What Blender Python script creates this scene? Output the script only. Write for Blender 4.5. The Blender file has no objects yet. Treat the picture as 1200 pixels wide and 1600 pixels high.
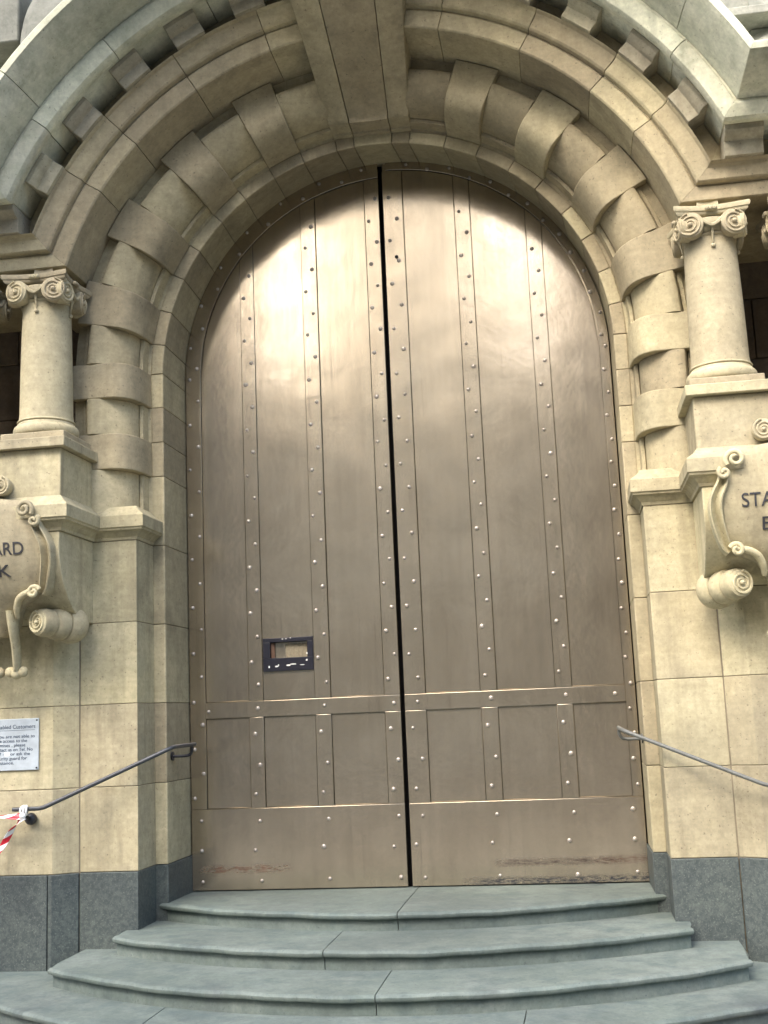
import bpy, bmesh, math, random
from mathutils import Vector, Matrix
random.seed(7)
R = math.radians
S = 1.3                      # authored units -> metres (all things are scaled by this about the world origin at the end)
scene = bpy.context.scene

# ------------------------------------------------------------------ camera
yaw, pitch, roll, FPX = -0.1502, 0.1693, -0.0420, 1867.83
CAM = Vector((0.8842, -6.367, 0.877))
fw = Vector((math.sin(yaw)*math.cos(pitch), math.cos(yaw)*math.cos(pitch), math.sin(pitch)))
rt = Vector((math.cos(yaw), -math.sin(yaw), 0)); up = rt.cross(fw)
r2 = rt*math.cos(roll)+up*math.sin(roll); u2 = -rt*math.sin(roll)+up*math.cos(roll)
cam_d = bpy.data.cameras.new('camera'); cam = bpy.data.objects.new('camera', cam_d)
scene.collection.objects.link(cam)
m = Matrix((r2, u2, -fw)).transposed().to_4x4(); m.translation = CAM*S
cam.matrix_world = m
cam_d.sensor_fit = 'HORIZONTAL'; cam_d.sensor_width = 36; cam_d.lens = FPX/1200*36
cam_d.clip_start = 0.05; cam_d.clip_end = 3000
scene.camera = cam
scene.render.resolution_x, scene.render.resolution_y = 768, 1024
scene.cycles.max_bounces = 6; scene.cycles.diffuse_bounces = 3; scene.cycles.glossy_bounces = 3; scene.cycles.transmission_bounces = 2
scene.cycles.caustics_reflective = False; scene.cycles.caustics_refractive = False

# ------------------------------------------------------------------ light
SUN_EL, SUN_AZ = R(38), R(24)        # veiled sun in front of the facade, to the left of the door's normal
world = bpy.data.worlds.new('World'); scene.world = world; world.use_nodes = True
wn = world.node_tree.nodes; wl = world.node_tree.links
sky = wn.new('ShaderNodeTexSky'); sky.sky_type = 'NISHITA'; sky.sun_disc = False
sky.sun_elevation = SUN_EL; sky.sun_rotation = math.pi+SUN_AZ
sky.air_density = 1.0; sky.dust_density = 4.0; sky.ozone_density = .8
bg = wn['Background']; bg.inputs['Strength'].default_value = 0.15
wl.new(sky.outputs['Color'], bg.inputs['Color'])
sun_d = bpy.data.lights.new('sun', 'SUN'); sun_d.energy = 1.25; sun_d.angle = R(50); sun_d.color = (1, .95, .86)
sun = bpy.data.objects.new('sun', sun_d); scene.collection.objects.link(sun)
sdir = Vector((-math.sin(SUN_AZ)*math.cos(SUN_EL), -math.cos(SUN_AZ)*math.cos(SUN_EL), math.sin(SUN_EL)))
sun.rotation_euler = (-sdir).to_track_quat('-Z', 'Y').to_euler(); sun.location = sdir*60
vs = scene.view_settings
vs.view_transform = 'Standard'; vs.look = 'None'; vs.exposure = 2.45; vs.gamma = 1; vs.use_curve_mapping = False

# ------------------------------------------------------------------ materials
def newmat(name):
    mt = bpy.data.materials.new(name); mt.use_nodes = True
    nt = mt.node_tree
    return mt, nt, nt.nodes['Principled BSDF']
class N:
    """tiny node helper"""
    def __init__(s, nt): s.nt = nt
    def n(s, t, **k):
        x = s.nt.nodes.new(t)
        for a, v in k.items():
            if a.startswith('i_'):
                key = a[2:]; key = int(key) if key.isdigit() else key.replace('_', ' ')
                x.inputs[key].default_value = v
            else: setattr(x, a, v)
        return x
    def l(s, a, b): s.nt.links.new(a, b)
    def coords(s, rnd=True, scale=(1, 1, 1)):
        tc = s.n('ShaderNodeTexCoord'); oi = s.n('ShaderNodeObjectInfo')
        mp = s.n('ShaderNodeMapping'); mp.inputs['Scale'].default_value = scale
        s.l(tc.outputs['Object'], mp.inputs['Vector'])
        if rnd:
            mul = s.n('ShaderNodeMath', operation='MULTIPLY', i_1=37.0); s.l(oi.outputs['Random'], mul.inputs[0])
            cb = s.n('ShaderNodeCombineXYZ')
            for i in range(3): s.l(mul.outputs[0], cb.inputs[i])
            s.l(cb.outputs[0], mp.inputs['Location'])
        return mp.outputs['Vector'], oi.outputs['Random']
    def noise(s, vec, scale, detail=5, rough=.6, dist=0):
        x = s.n('ShaderNodeTexNoise'); x.inputs['Scale'].default_value = scale; x.inputs['Detail'].default_value = detail
        x.inputs['Roughness'].default_value = rough; x.inputs['Distortion'].default_value = dist
        s.l(vec, x.inputs['Vector']); return x.outputs['Fac']
    def ramp(s, f, a, b, ca=(0, 0, 0, 1), cb=(1, 1, 1, 1)):
        x = s.n('ShaderNodeValToRGB'); e = x.color_ramp.elements
        e[0].position = a; e[1].position = b; e[0].color = ca; e[1].color = cb
        s.l(f, x.inputs['Fac']); return x.outputs['Color']
    def mix(s, f, a, b, mode='MIX'):
        x = s.n('ShaderNodeMix', data_type='RGBA', blend_type=mode)
        for v, sk in ((f, x.inputs[0]), (a, x.inputs[6]), (b, x.inputs[7])):
            if isinstance(v, (int, float)): sk.default_value = v
            elif isinstance(v, tuple): sk.default_value = v if len(v) == 4 else v+(1,)
            else: s.l(v, sk)
        return x.outputs[2]
    def math(s, op, a, b=0.0, c=0.0, clamp=False):
        x = s.n('ShaderNodeMath', operation=op, use_clamp=clamp)
        for v, sk in ((a, x.inputs[0]), (b, x.inputs[1]), (c, x.inputs[2])):
            if isinstance(v, (int, float)): sk.default_value = v
            else: s.l(v, sk)
        return x.outputs[0]
    def bump(s, h, strength, dist, prev=None):
        x = s.n('ShaderNodeBump'); x.inputs['Strength'].default_value = strength; x.inputs['Distance'].default_value = dist
        s.l(h, x.inputs['Height'])
        if prev is not None: s.l(prev, x.inputs['Normal'])
        return x.outputs['Normal']

def stone_mat(name, c1, c2, c3, grime=(.10, .085, .06), streak=.5, grime_amt=.6, rough=.85, bump=.35, vary=.28):
    mt, nt, bs = newmat(name); h = N(nt)
    v, rnd = h.coords()
    v1, _ = h.coords(rnd=False)
    a = h.noise(v, 2.2, 6, .62, .4); b = h.noise(v, 9, 5, .6); c = h.noise(v, 60, 3, .7)
    col = h.mix(h.ramp(a, .32, .68), c1, c2)
    col = h.mix(h.ramp(b, .45, .72), col, c3)
    # bedding / weather streaks running down
    vs_, _ = h.coords(scale=(9, 9, .7)); st = h.noise(vs_, 1.3, 4, .6)
    stm = h.math('MULTIPLY', h.ramp(st, .5, .78), streak)
    col = h.mix(stm, col, grime)
    g2 = h.noise(v1, .9, 6, .6, .8); col = h.mix(h.math('MULTIPLY', h.ramp(g2, .40, .62), .6), col, tuple(x*.62+.02 for x in c3))
    g = h.noise(v1, 1.7, 8, .68, .6)
    gm = h.math('MULTIPLY', h.ramp(g, .55, .75), grime_amt)
    col = h.mix(gm, col, grime)
    grain = h.ramp(c, .25, .75, (.86, .86, .87, 1), (1.09, 1.09, 1.08, 1))
    col = h.mix(1.0, col, grain, 'MULTIPLY')
    mot = h.noise(v, 22, 4, .7, .3); col = h.mix(1.0, col, h.ramp(mot, .30, .72, (.86, .865, .85, 1), (1.08, 1.075, 1.08, 1)), 'MULTIPLY')
    vb, _ = h.coords(scale=(2.5, 2.5, 46)); bed = h.noise(vb, 1.0, 3, .6); col = h.mix(1.0, col, h.ramp(bed, .3, .7, (.94, .94, .935, 1), (1.035, 1.035, 1.035, 1)), 'MULTIPLY')
    pit = h.noise(v, 75, 2, .5); pm = h.math('MULTIPLY', h.ramp(pit, .66, .74), .55); col = h.mix(pm, col, grime)
    val = h.math('MULTIPLY_ADD', rnd, vary, 1-vary/2)
    hsv = h.n('ShaderNodeHueSaturation'); h.l(val, hsv.inputs['Value']); h.l(col, hsv.inputs['Color'])
    hs = h.math('MULTIPLY_ADD', rnd, .012, .494); h.l(hs, hsv.inputs['Hue'])
    h.l(hsv.outputs['Color'], bs.inputs['Base Color'])
    bs.inputs['Roughness'].default_value = rough; bs.inputs['Specular IOR Level'].default_value = .25
    nm = h.bump(c, bump*.35, .0015); nm = h.bump(b, bump*.45, .006, nm); nm = h.bump(a, .4, .012, nm); nm = h.bump(pm, -.4, .003, nm)
    h.l(nm, bs.inputs['Normal'])
    return mt

M = {}
M['stone'] = stone_mat('sandstone', (.475, .415, .26), (.525, .47, .315), (.42, .375, .25))
M['stone_arch'] = stone_mat('sandstone_arch', (.45, .385, .245), (.505, .44, .29), (.40, .35, .23), grime_amt=.6, streak=.3)
M['stone_pale'] = stone_mat('weathered_skylit_stone', (.66, .65, .50), (.72, .72, .58), (.52, .54, .41), grime=(.16, .17, .12), streak=.55, grime_amt=.45)  # weathered stone, base raised further to paint in skylight on the cornice
M['stone_col'] = stone_mat('pale_column_stone', (.46, .40, .26), (.50, .44, .30), (.42, .37, .25), streak=.2, grime_amt=.3)
M['stone_dentil'] = stone_mat('grey_dentil_stone', (.43, .39, .28), (.48, .44, .33), (.37, .345, .255))
M['stone_upper'] = stone_mat('grey_upper_stone', (.30, .305, .26), (.36, .36, .31), (.22, .23, .20), grime=(.10, .105, .09), grime_amt=.8)
M['stone_dark'] = stone_mat('niche_shade_stone', (.17, .13, .10), (.21, .165, .125), (.13, .105, .085))  # darker copy of the sandstone; the niche's deep shade is in its colour
M['granite_step'] = stone_mat('step_granite', (.145, .18, .16), (.195, .225, .205), (.108, .14, .135), grime=(.06, .072, .08), streak=.0, grime_amt=.8, rough=.7, bump=.3, vary=.08)
def granite_mat(name, c1, c2, fleck):
    mt, nt, bs = newmat(name); h = N(nt)
    v, rnd = h.coords()
    a = h.noise(v, 45, 3, .8); b = h.noise(v, 3, 5, .6); c = h.noise(v, 120, 2, .7)
    col = h.mix(h.ramp(a, .40, .62), c1, c2)
    col = h.mix(h.ramp(c, .58, .70), col, fleck)
    col = h.mix(1.0, col, h.ramp(b, .3, .7, (.72, .74, .78, 1), (1.15, 1.15, 1.1, 1)), 'MULTIPLY')
    h.l(col, bs.inputs['Base Color']); bs.inputs['Roughness'].default_value = .55
    h.l(h.bump(a, .15, .003), bs.inputs['Normal'])
    return mt
M['granite'] = granite_mat('plinth_granite', (.048, .060, .060), (.085, .10, .095), (.14, .155, .145))
def simple(name, col, rough=.6, metal=0., noise=None, bump=0., spec=.5):
    mt, nt, bs = newmat(name); h = N(nt)
    bs.inputs['Roughness'].default_value = rough; bs.inputs['Metallic'].default_value = metal
    bs.inputs['Specular IOR Level'].default_value = spec
    v, rnd = h.coords()
    f = h.noise(v, noise or 12, 5, .65)
    k = .8
    cc = h.mix(h.ramp(f, .3, .7), tuple(x*k for x in col)+(1,), tuple(min(1, x*1.15) for x in col)+(1,))
    h.l(cc, bs.inputs['Base Color'])
    if bump: h.l(h.bump(f, bump, .004), bs.inputs['Normal'])
    return mt
M['mortar'] = simple('mortar', (.19, .16, .11), .95)
M['mortar_dark'] = simple('dark_joint_mortar', (.05, .05, .045), .95)  # near-black mortar for dark joints
M['rail_dark'] = simple('dark_grey_painted_rail', (.055, .06, .068), .42, .2, 30, .15)
M['rail_pale'] = simple('grey_rail_painted_shine', (.13, .135, .125), .55, .1, 30, .15)  # lighter copy of the rail paint; reflected light is put into the colour
M['iron'] = simple('black_iron', (.015, .016, .022), .4, .0, 40, .2)
M['slot_black'] = simple('black_slot_paint', (.012, .012, .02), .35, .0, 60, .3)
M['chip'] = simple('bare_paint_chip', (.75, .73, .68), .6)
M['paper'] = simple('slot_bristle', (.26, .22, .145), .8, 0, 90, .5)
M['wood'] = simple('slot_wood', (.09, .045, .025), .6, 0, 30)
M['void'] = simple('painted_dark_depth', (.006, .005, .005), .9)  # near-black colour stands in for unlit depth behind gap, slot and key hole
M['plaque'] = simple('plaque_metal', (.50, .56, .60), .35, .25, 8)
M['ink'] = simple('sign_ink', (.03, .055, .10), .6)
M['letter'] = simple('incised_letter_paint', (.035, .035, .04), .7)
M['sticker'] = simple('white_sticker', (.85, .85, .85), .5)
M['asphalt'] = simple('asphalt', (.05, .05, .05), .9, 0, 70, .4)
M['pave'] = stone_mat('pavement_stone', (.22, .21, .18), (.26, .25, .22), (.19, .185, .165), streak=0, grime_amt=.4)
M['facade_a'] = simple('opposite_facade_render', (.74, .66, .53), .85, 0, 3)
M['facade_b'] = simple('opposite_dark_brick', (.022, .015, .015), .85, 0, 6)
M['facade_c'] = simple('opposite_tower_concrete', (.62, .54, .44), .85, 0, 3)
M['facade_d'] = simple('opposite_grey_stone', (.09, .08, .06), .85, 0, 3)
M['glass'] = simple('window_glass', (.02, .025, .03), .08, 0, 3, 0, .8)
M['winframe'] = simple('window_frame_paint', (.12, .11, .10), .6)

def door_mat():
    mt, nt, bs = newmat('bronze_brown_gloss_paint'); h = N(nt)
    v, rnd = h.coords(rnd=False)
    a = h.noise(v, 3.2, 5, .6, .3); b = h.noise(v, 16, 4, .65, .5); c = h.noise(v, 34, 1.2, .4); d = h.noise(v, 150, 2, .6); e = h.noise(v, 5, 1.5, .4)
    col = h.mix(h.ramp(a, .3, .72), (.40, .34, .25), (.50, .43, .325))
    col = h.mix(h.math('MULTIPLY', h.ramp(b, .5, .8), .35), col, (.35, .295, .215))
    col = h.mix(1.0, col, h.ramp(d, .3, .7, (.92, .92, .92, 1), (1.06, 1.06, 1.06, 1)), 'MULTIPLY')
    vst, _ = h.coords(rnd=False, scale=(16, 16, .8)); st_ = h.noise(vst, 1.5, 5, .65)
    col = h.mix(1.0, col, h.ramp(st_, .28, .75, (.90, .895, .885, 1), (1.05, 1.05, 1.05, 1)), 'MULTIPLY')
    vdr, _ = h.coords(rnd=False, scale=(30, 30, 1.1)); dr = h.noise(vdr, 1.2, 4, .7)
    col = h.mix(h.math('MULTIPLY', h.ramp(dr, .60, .74), .35), col, (.15, .115, .085))
    # worn and scuffed places low on the leaves (object space: metres before scaling)
    sp = h.n('ShaderNodeSeparateXYZ'); h.l(v, sp.inputs[0]); X, Y, Z = sp.outputs
    def box(x0, x1, z0, z1, soft):
        def edge(val, lo, hi):
            p = h.n('ShaderNodeMapRange', interpolation_type='SMOOTHSTEP'); h.l(val, p.inputs[0])
            p.inputs[1].default_value = lo; p.inputs[2].default_value = hi; return p.outputs[0]
        zt = h.math('MULTIPLY_ADD', X, -.0, 0.0); zz = h.math('SUBTRACT', Z, zt)
        e = h.math('MULTIPLY', edge(X, x0-soft, x0+soft), edge(X, x1+soft, x1-soft))
        e = h.math('MULTIPLY', e, edge(zz, z0-.012, z0+.012)); return h.math('MULTIPLY', e, edge(zz, z1+.012, z1-.012))
    sc_v, _ = h.coords(rnd=False, scale=(14, 14, 60)); sn = h.noise(sc_v, 1.2, 5, .75)
    m1 = h.math('MULTIPLY', box(.44, 1.06, .098, .128, .06), h.ramp(sn, .34, .66))
    col = h.mix(m1, col, (.07, .045, .04))
    sn2 = h.noise(sc_v, 2.3, 6, .8)
    m2 = h.math('MULTIPLY', box(.30, 1.3, -.02, .040, .10), h.ramp(sn2, .42, .56))
    col = h.mix(m2, col, (.045, .05, .062))
    m3 = h.math('MULTIPLY', box(-1.13, -.68, .095, .13, .06), h.ramp(sn, .42, .62))
    col = h.mix(h.math('MULTIPLY', m3, .8), col, (.20, .06, .03))
    m4 = h.math('MULTIPLY', box(.95, 1.3, .10, .135, .06), h.ramp(sn2, .40, .62))
    col = h.mix(h.math('MULTIPLY', m4, .7), col, (.16, .06, .035))
    # a few flecks of bare paint
    fl = h.n('ShaderNodeTexVoronoi', feature='DISTANCE_TO_EDGE'); fl.inputs['Scale'].default_value = 3
    h.l(col, bs.inputs['Base Color'])
    bs.inputs['Metallic'].default_value = .84
    wear = h.math('MAXIMUM', h.math('MAXIMUM', m1, m2), m3)
    rg = h.math('MULTIPLY_ADD', e, .08, .165); rg = h.math('MULTIPLY_ADD', wear, .35, rg)
    h.l(rg, bs.inputs['Roughness'])
    bs.inputs['Coat Weight'].default_value = .5; bs.inputs['Coat Roughness'].default_value = .10; bs.inputs['Coat IOR'].default_value = 1.5
    nm = h.bump(c, .28, .0013); nm = h.bump(e, .35, .007, nm)
    h.l(nm, bs.inputs['Normal']); h.l(nm, bs.inputs['Coat Normal'])
    return mt
M['door'] = door_mat()
def rivet_mat():
    mt, nt, bs = newmat('rivet_gloss_paint'); h = N(nt)
    v, rnd = h.coords()
    col = h.mix(rnd, (.34, .30, .26), (.44, .40, .35)); h.l(col, bs.inputs['Base Color'])
    bs.inputs['Metallic'].default_value = .4; bs.inputs['Roughness'].default_value = .22
    return mt
M['rivet'] = rivet_mat()
def tape_mat():
    mt, nt, bs = newmat('red_white_barrier_tape'); h = N(nt)
    uv = h.n('ShaderNodeUVMap'); sp = h.n('ShaderNodeSeparateXYZ'); h.l(uv.outputs[0], sp.inputs[0])
    t = h.math('ADD', h.math('MULTIPLY', sp.outputs[0], 1.0), h.math('MULTIPLY', sp.outputs[1], .5))
    f = h.math('FRACT', t); st = h.math('GREATER_THAN', f, .5)
    col = h.mix(st, (.80, .80, .80), (.50, .012, .03)); h.l(col, bs.inputs['Base Color'])
    bs.inputs['Roughness'].default_value = .35
    return mt
M['tape'] = tape_mat()

# ------------------------------------------------------------------ object helpers
COL = scene.collection
WLD = {}                                    # authored world location of every object
def link(o, parent, loc):
    COL.objects.link(o); o.location = loc; WLD[o.name] = Vector(loc)
    if parent is not None:
        o.parent = parent; o.matrix_parent_inverse = Matrix.Translation(-WLD[parent.name])
    return o
def tag(o, label=None, cat=None, group=None, kind=None):
    if label: o['label'] = label
    if cat: o['category'] = cat
    if group: o['group'] = group
    if kind: o['kind'] = kind
    return o
def thing(name, loc, label, cat, group=None):
    o = bpy.data.objects.new(name, None); o.empty_display_size = .1
    link(o, None, loc); return tag(o, label, cat, group)
def finish(me, mat, smooth=35, fix=True):
    if fix:
        bm = bmesh.new(); bm.from_mesh(me); bmesh.ops.remove_doubles(bm, verts=bm.verts, dist=1e-5)
        bmesh.ops.recalc_face_normals(bm, faces=bm.faces); bm.to_mesh(me); bm.free()
    if smooth is not None:
        me.shade_smooth(); me.set_sharp_from_angle(angle=R(smooth))
    if mat: me.materials.append(M[mat])
    return me
def mk(name, verts, faces, mat, parent=None, smooth=35, bevel=0, loc=(0, 0, 0), seg=2, fix=True):
    me = bpy.data.meshes.new(name); me.from_pydata([tuple(v) for v in verts], [], faces); finish(me, mat, smooth, fix)
    o = bpy.data.objects.new(name, me); link(o, parent, loc)
    if bevel: addbevel(o, bevel, seg)
    return o
def addbevel(o, w, seg=2):
    b = o.modifiers.new('bevel', 'BEVEL'); b.width = w; b.segments = seg; b.limit_method = 'ANGLE'; b.angle_limit = R(40)
    b.harden_normals = False
def inst(name, me, parent, loc, rot=None, scale=None):
    o = bpy.data.objects.new(name, me); link(o, parent, loc)
    if rot: o.rotation_euler = rot
    if scale: o.scale = scale
    return o
def boxv(x0, x1, y0, y1, z0, z1):
    v = [(x, y, z) for x in (x0, x1) for y in (y0, y1) for z in (z0, z1)]
    f = [(0, 1, 3, 2), (4, 6, 7, 5), (0, 4, 5, 1), (2, 3, 7, 6), (0, 2, 6, 4), (1, 5, 7, 3)]
    return v, f
def box(name, x0, x1, y0, y1, z0, z1, mat, parent=None, bevel=0, **k):
    if x0 > x1: x0, x1 = x1, x0
    v, f = boxv(x0, x1, y0, y1, z0, z1); return mk(name, v, f, mat, parent, bevel=bevel, smooth=30, **k)
def merge(parts):
    V, F = [], []
    for v, f in parts:
        n = len(V); V += list(v); F += [tuple(i+n for i in q) for q in f]
    return V, F
def loft(rings, closed=True, caps=True):
    """rings: list of equal-length point lists (closed cross sections)"""
    n = len(rings[0]); V = [p for r in rings for p in r]; F = []
    for i in range(len(rings)-1):
        for j in range(n if closed else n-1):
            k = (j+1) % n
            F.append((i*n+j, i*n+k, (i+1)*n+k, (i+1)*n+j))
    if caps: F.append(tuple(range(n))[::-1]); F.append(tuple((len(rings)-1)*n+j for j in range(n)))
    return V, F
def lathe(prof, seg=32, cx=0, cy=0, axis='z'):
    rings = []
    for r, z in prof:
        rings.append([(cx+r*math.cos(2*math.pi*j/seg), cy+r*math.sin(2*math.pi*j/seg), z) for j in range(seg)])
    return loft(rings)
def tube(path, rad, seg=10, flat=1.0):
    """round tube along a list of points; rad number or list"""
    P = [Vector(p) for p in path]; rings = []; prev = None
    for i, p in enumerate(P):
        t = (P[min(i+1, len(P)-1)]-P[max(i-1, 0)]).normalized()
        ref = prev if prev is not None else (Vector((0, 0, 1)) if abs(t.z) < .9 else Vector((0, 1, 0)))
        a = (ref - t*ref.dot(t)).normalized(); b = t.cross(a); prev = a
        rr = rad[i] if isinstance(rad, (list, tuple)) else rad
        rings.append([p+a*rr*math.cos(2*math.pi*j/seg)+b*rr*flat*math.sin(2*math.pi*j/seg) for j in range(seg)])
    return loft(rings)
def smoothpath(pts, n=6):
    """Catmull-Rom through points"""
    P = [Vector(p) for p in pts]; out = []
    for i in range(len(P)-1):
        p0, p1, p2, p3 = P[max(i-1, 0)], P[i], P[i+1], P[min(i+2, len(P)-1)]
        for k in range(n):
            t = k/n
            out.append(.5*((2*p1)+(p2-p0)*t+(2*p0-5*p1+4*p2-p3)*t*t+(3*p1-p0-3*p2+p3)*t**3))
    out.append(P[-1]); return out
def text_mesh(body, size, align='CENTER', ext=.003):
    cu = bpy.data.curves.new('lettering', 'FONT'); cu.body = body; cu.size = size; cu.align_x = align; cu.extrude = ext
    o = bpy.data.objects.new('lettering', cu); COL.objects.link(o)
    dg = bpy.context.evaluated_depsgraph_get(); me = bpy.data.meshes.new_from_object(o.evaluated_get(dg))
    bpy.data.objects.remove(o); return me

# ------------------------------------------------------------------ shared geometry of the arch
ZC, ZC2 = 2.815, 2.695       # centre heights of the door arch and of the outer mouldings
ZF = 2.737                   # centre of the ring's front arris: the soffit splays up towards the door
def centre(r, y):
    if r < 1.31: return ZF+(ZC-ZF)*min(1, max(0, (y+.37)/.37))
    t = min(1, max(0, (r-1.30)/.25)); return ZF+(ZC2-ZF)*t
def st_z(s, z):
    def f(r, y):
        c = centre(r, y); x = r if z < c else math.sqrt(max(0, r*r-(z-c)**2)); return (s*x, y, z)
    return f
def st_a(s, deg):
    th = R(deg)
    def f(r, y):
        hh = centre(r, y)-ZC2; t = hh*math.sin(th)+math.sqrt(r*r-(hh*math.cos(th))**2)
        return (s*t*math.cos(th), y, ZC2+t*math.sin(th))
    return f
def arch_stone(name, section, stations, mat, parent, bevel=.003, jit=.0015):
    dy = random.uniform(-jit, jit)
    rings = [[f(r, y+dy) for r, y in section] for f in stations]
    v, f = loft(rings); return mk(name, v, f, mat, parent, bevel=bevel, smooth=28)
def seq(s, a, b, n):
    return [st_a(s, a+(b-a)*i/n) for i in range(n+1)]

# ------------------------------------------------------------------ ground
GZ = -.34
def sheet(name, x0, x1, y0, y1, z, mat):
    return mk(name, [(x0, y0, z), (x1, y0, z), (x1, y1, z), (x0, y1, z)], [(0, 1, 2, 3)], mat, smooth=None)
tag(sheet('ground', -900, 900, -900, 900, GZ-.13, 'asphalt'), kind='structure')
tag(box('pavement', -60, 60, -8.0, .3, GZ-.126, GZ, 'pave', bevel=.01), kind='structure')
tag(box('far_pavement', -60, 60, -19.5, -15.2, GZ-.126, GZ, 'pave', bevel=.01), kind='structure')

# ------------------------------------------------------------------ flanking walls (ashlar, plinth, impost)
COURSES = [.187, .592, .994, 1.40, 1.815]
def plan_block(name, plan, z0, z1, mat, parent, bevel=.0028):
    rings = [[(x, y, z) for x, y in plan] for z in (z0, z1)]
    v, f = loft(rings); return mk(name, v, f, mat, parent, bevel=bevel, smooth=28)
def offset_path(path, d):
    """offset an open plan polyline to its left by d with mitres"""
    out = []
    for i, p in enumerate(path):
        p = Vector(p)
        ns = []
        for a, b in ((i-1, i), (i, i+1)):
            if a >= 0 and b < len(path):
                t = (Vector(path[b])-Vector(path[a])).normalized(); ns.append(Vector((-t.y, t.x)))
        if len(ns) == 2:
            n = (ns[0]+ns[1]); n = n/(n.dot(ns[0]))
        else: n = ns[0]
        out.append(p+n*d)
    return out
XO = 3.6                      # how far the wall runs to either side
for s, side in ((-1, 'left'), (1, 'right')):
    w = thing('ashlar_wall', (s*2.0, -.3, GZ), f'cream sandstone ashlar wall and pilaster on a dark granite plinth, {side} of the door', 'wall', 'walls flanking the doorway')
    mx = lambda pl: [(s*x, y) for x, y in pl]
    g = .0013
    for ci in range(4):
        z0, z1 = COURSES[ci]+g, COURSES[ci+1]-g
        plan_block('ashlar_block', mx([(1.264, -.30), (1.264, -.62), (1.562, -.62), (1.562, -.30)]), z0, z1, 'stone', w)
        xs = [1.567, 2.10, 2.72, XO] if ci % 2 == 0 else [1.567, 2.42, 3.0, XO]
        for k in range(3):
            a, b = xs[k]+(g if k else 0), xs[k+1]-g
            if k == 0: pl = [(a, -.30), (a, -.6215), (1.675, -.69), (b, -.69), (b, -.30)]
            else: pl = [(a, -.30), (a, -.69), (b, -.69), (b, -.30)]
            plan_block('ashlar_block', mx(pl), z0, z1, 'stone', w)
    # granite plinth slabs, in two heights
    for z0, z1 in ((GZ-.12, COURSES[0]-.001),):
        plan_block('plinth_slab', mx([(1.262, -.30), (1.262, -.632), (1.560, -.632), (1.560, -.30)]), z0, z1, 'granite', w)
        plan_block('plinth_slab', mx([(1.565, -.30), (1.565, -.634), (1.673, -.702), (1.692, -.702), (1.692, -.30)]), z0, z1, 'granite', w)
        plan_block('plinth_slab', mx([(1.697, -.30), (1.697, -.702), (2.6, -.702), (2.6, -.30)]), z0, z1, 'granite', w)
        plan_block('plinth_slab', mx([(2.605, -.30), (2.605, -.702), (XO, -.702), (XO, -.30)]), z0, z1, 'granite', w)
    plan_block('plinth_slab', mx([(1.19, .05), (1.197, -.378), (1.268, -.378), (1.268, .05)]), GZ-.12, COURSES[0]-.001, 'granite', w)
    mo = plan_block('mortar', mx([(1.268, .05), (1.268, -.6155), (1.558, -.6155), (1.68, -.6855), (XO-.01, -.6855), (XO-.01, .05)]), GZ, 1.82, 'mortar', w, 0)
    # impost moulding swept along the plan of pilaster and pedestal
    path = [(1.264, -.36), (1.264, -.62), (1.49, -.62), (1.49, -1.03), (2.23, -1.03), (2.23, -.69), (XO, -.69)]
    prof = [(-.05, 1.817), (.004, 1.817), (.008, 1.832), (.014, 1.836), (.024, 1.852), (.036, 1.861), (.046, 1.864), (.048, 1.872), (.055, 1.877),
            (.055, 1.935), (.052, 1.94), (.02, 1.965), (.0, 1.99), (-.05, 2.0)]
    rings = []
    for d, z in prof:
        rings.append([(s*p.x, p.y, z) for p in offset_path(path, -d)])
    V = [p for r in rings for p in r]; n = len(path); F = []
    for i in range(len(rings)-1):
        for j in range(n-1): F.append((i*n+j, i*n+j+1, (i+1)*n+j+1, (i+1)*n+j))
    mk('impost_moulding', V, F, 'stone', w, smooth=28)
    # upper wall: returns of the niche behind the columns
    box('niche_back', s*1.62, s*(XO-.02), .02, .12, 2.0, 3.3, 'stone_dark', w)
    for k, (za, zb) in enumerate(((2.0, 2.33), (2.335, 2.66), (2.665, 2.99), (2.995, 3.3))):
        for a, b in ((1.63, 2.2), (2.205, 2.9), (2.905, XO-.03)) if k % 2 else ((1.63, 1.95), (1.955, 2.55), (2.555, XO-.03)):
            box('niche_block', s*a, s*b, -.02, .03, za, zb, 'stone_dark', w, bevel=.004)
    box('niche_ceiling', s*1.634, s*(XO-.03), -.44, .02, 3.195, 3.30, 'stone_arch', w)
    box('niche_side', s*1.60, s*1.632, -.41, .02, 1.95, 3.3, 'stone', w, bevel=.003)
    box('upper_pier', s*2.75, s*XO, -.69, 0, 1.96, 3.3, 'stone', w, bevel=.004)
    box('pedestal_backing', s*1.50, s*2.75, -.68, .05, 1.82, 2.21, 'stone', w)

# ------------------------------------------------------------------ archway: ring, rolls, bands, keystone
arch = thing('stone_archway', (0, -.3, 0), 'banded sandstone arch with block rustication and long keystone round the door', 'archway')
RING = [(1.20, .06), (1.20, -.368), (1.205, -.373), (1.263, -.373), (1.30, -.34), (1.30, .06)]
ROLL = [(1.262, -.25), (1.262, -.368), (1.284, -.372), (1.287, -.445), (1.306, -.448), (1.310, -.438)]
for i in range(15):
    ph = R(6+168*i/14); rr = 1.42-.11*math.cos(ph)
    ROLL.append((rr, -.45-.14*(rr-1.31)/.22-.108*math.sin(ph)**.7))
ROLL += [(1.531, -.588), (1.535, -.606), (1.554, -.608), (1.558, -.596), (1.603, -.594), (1.603, -.25)]
BAND = [(1.268, -.25), (1.268, -.376)]
for i in range(13):
    ph = R(90*i/12); BAND.append((1.405-.135*math.cos(ph)**.85, -.385-.262*math.sin(ph)**.75))
BAND += [(1.598, -.647), (1.598, -.25)]
G = .09                                      # half joint in degrees
bands_a = [(10.3, 19.0), (28.3, 36.7), (46.1, 54.5), (63.6, 72.05)]
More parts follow.
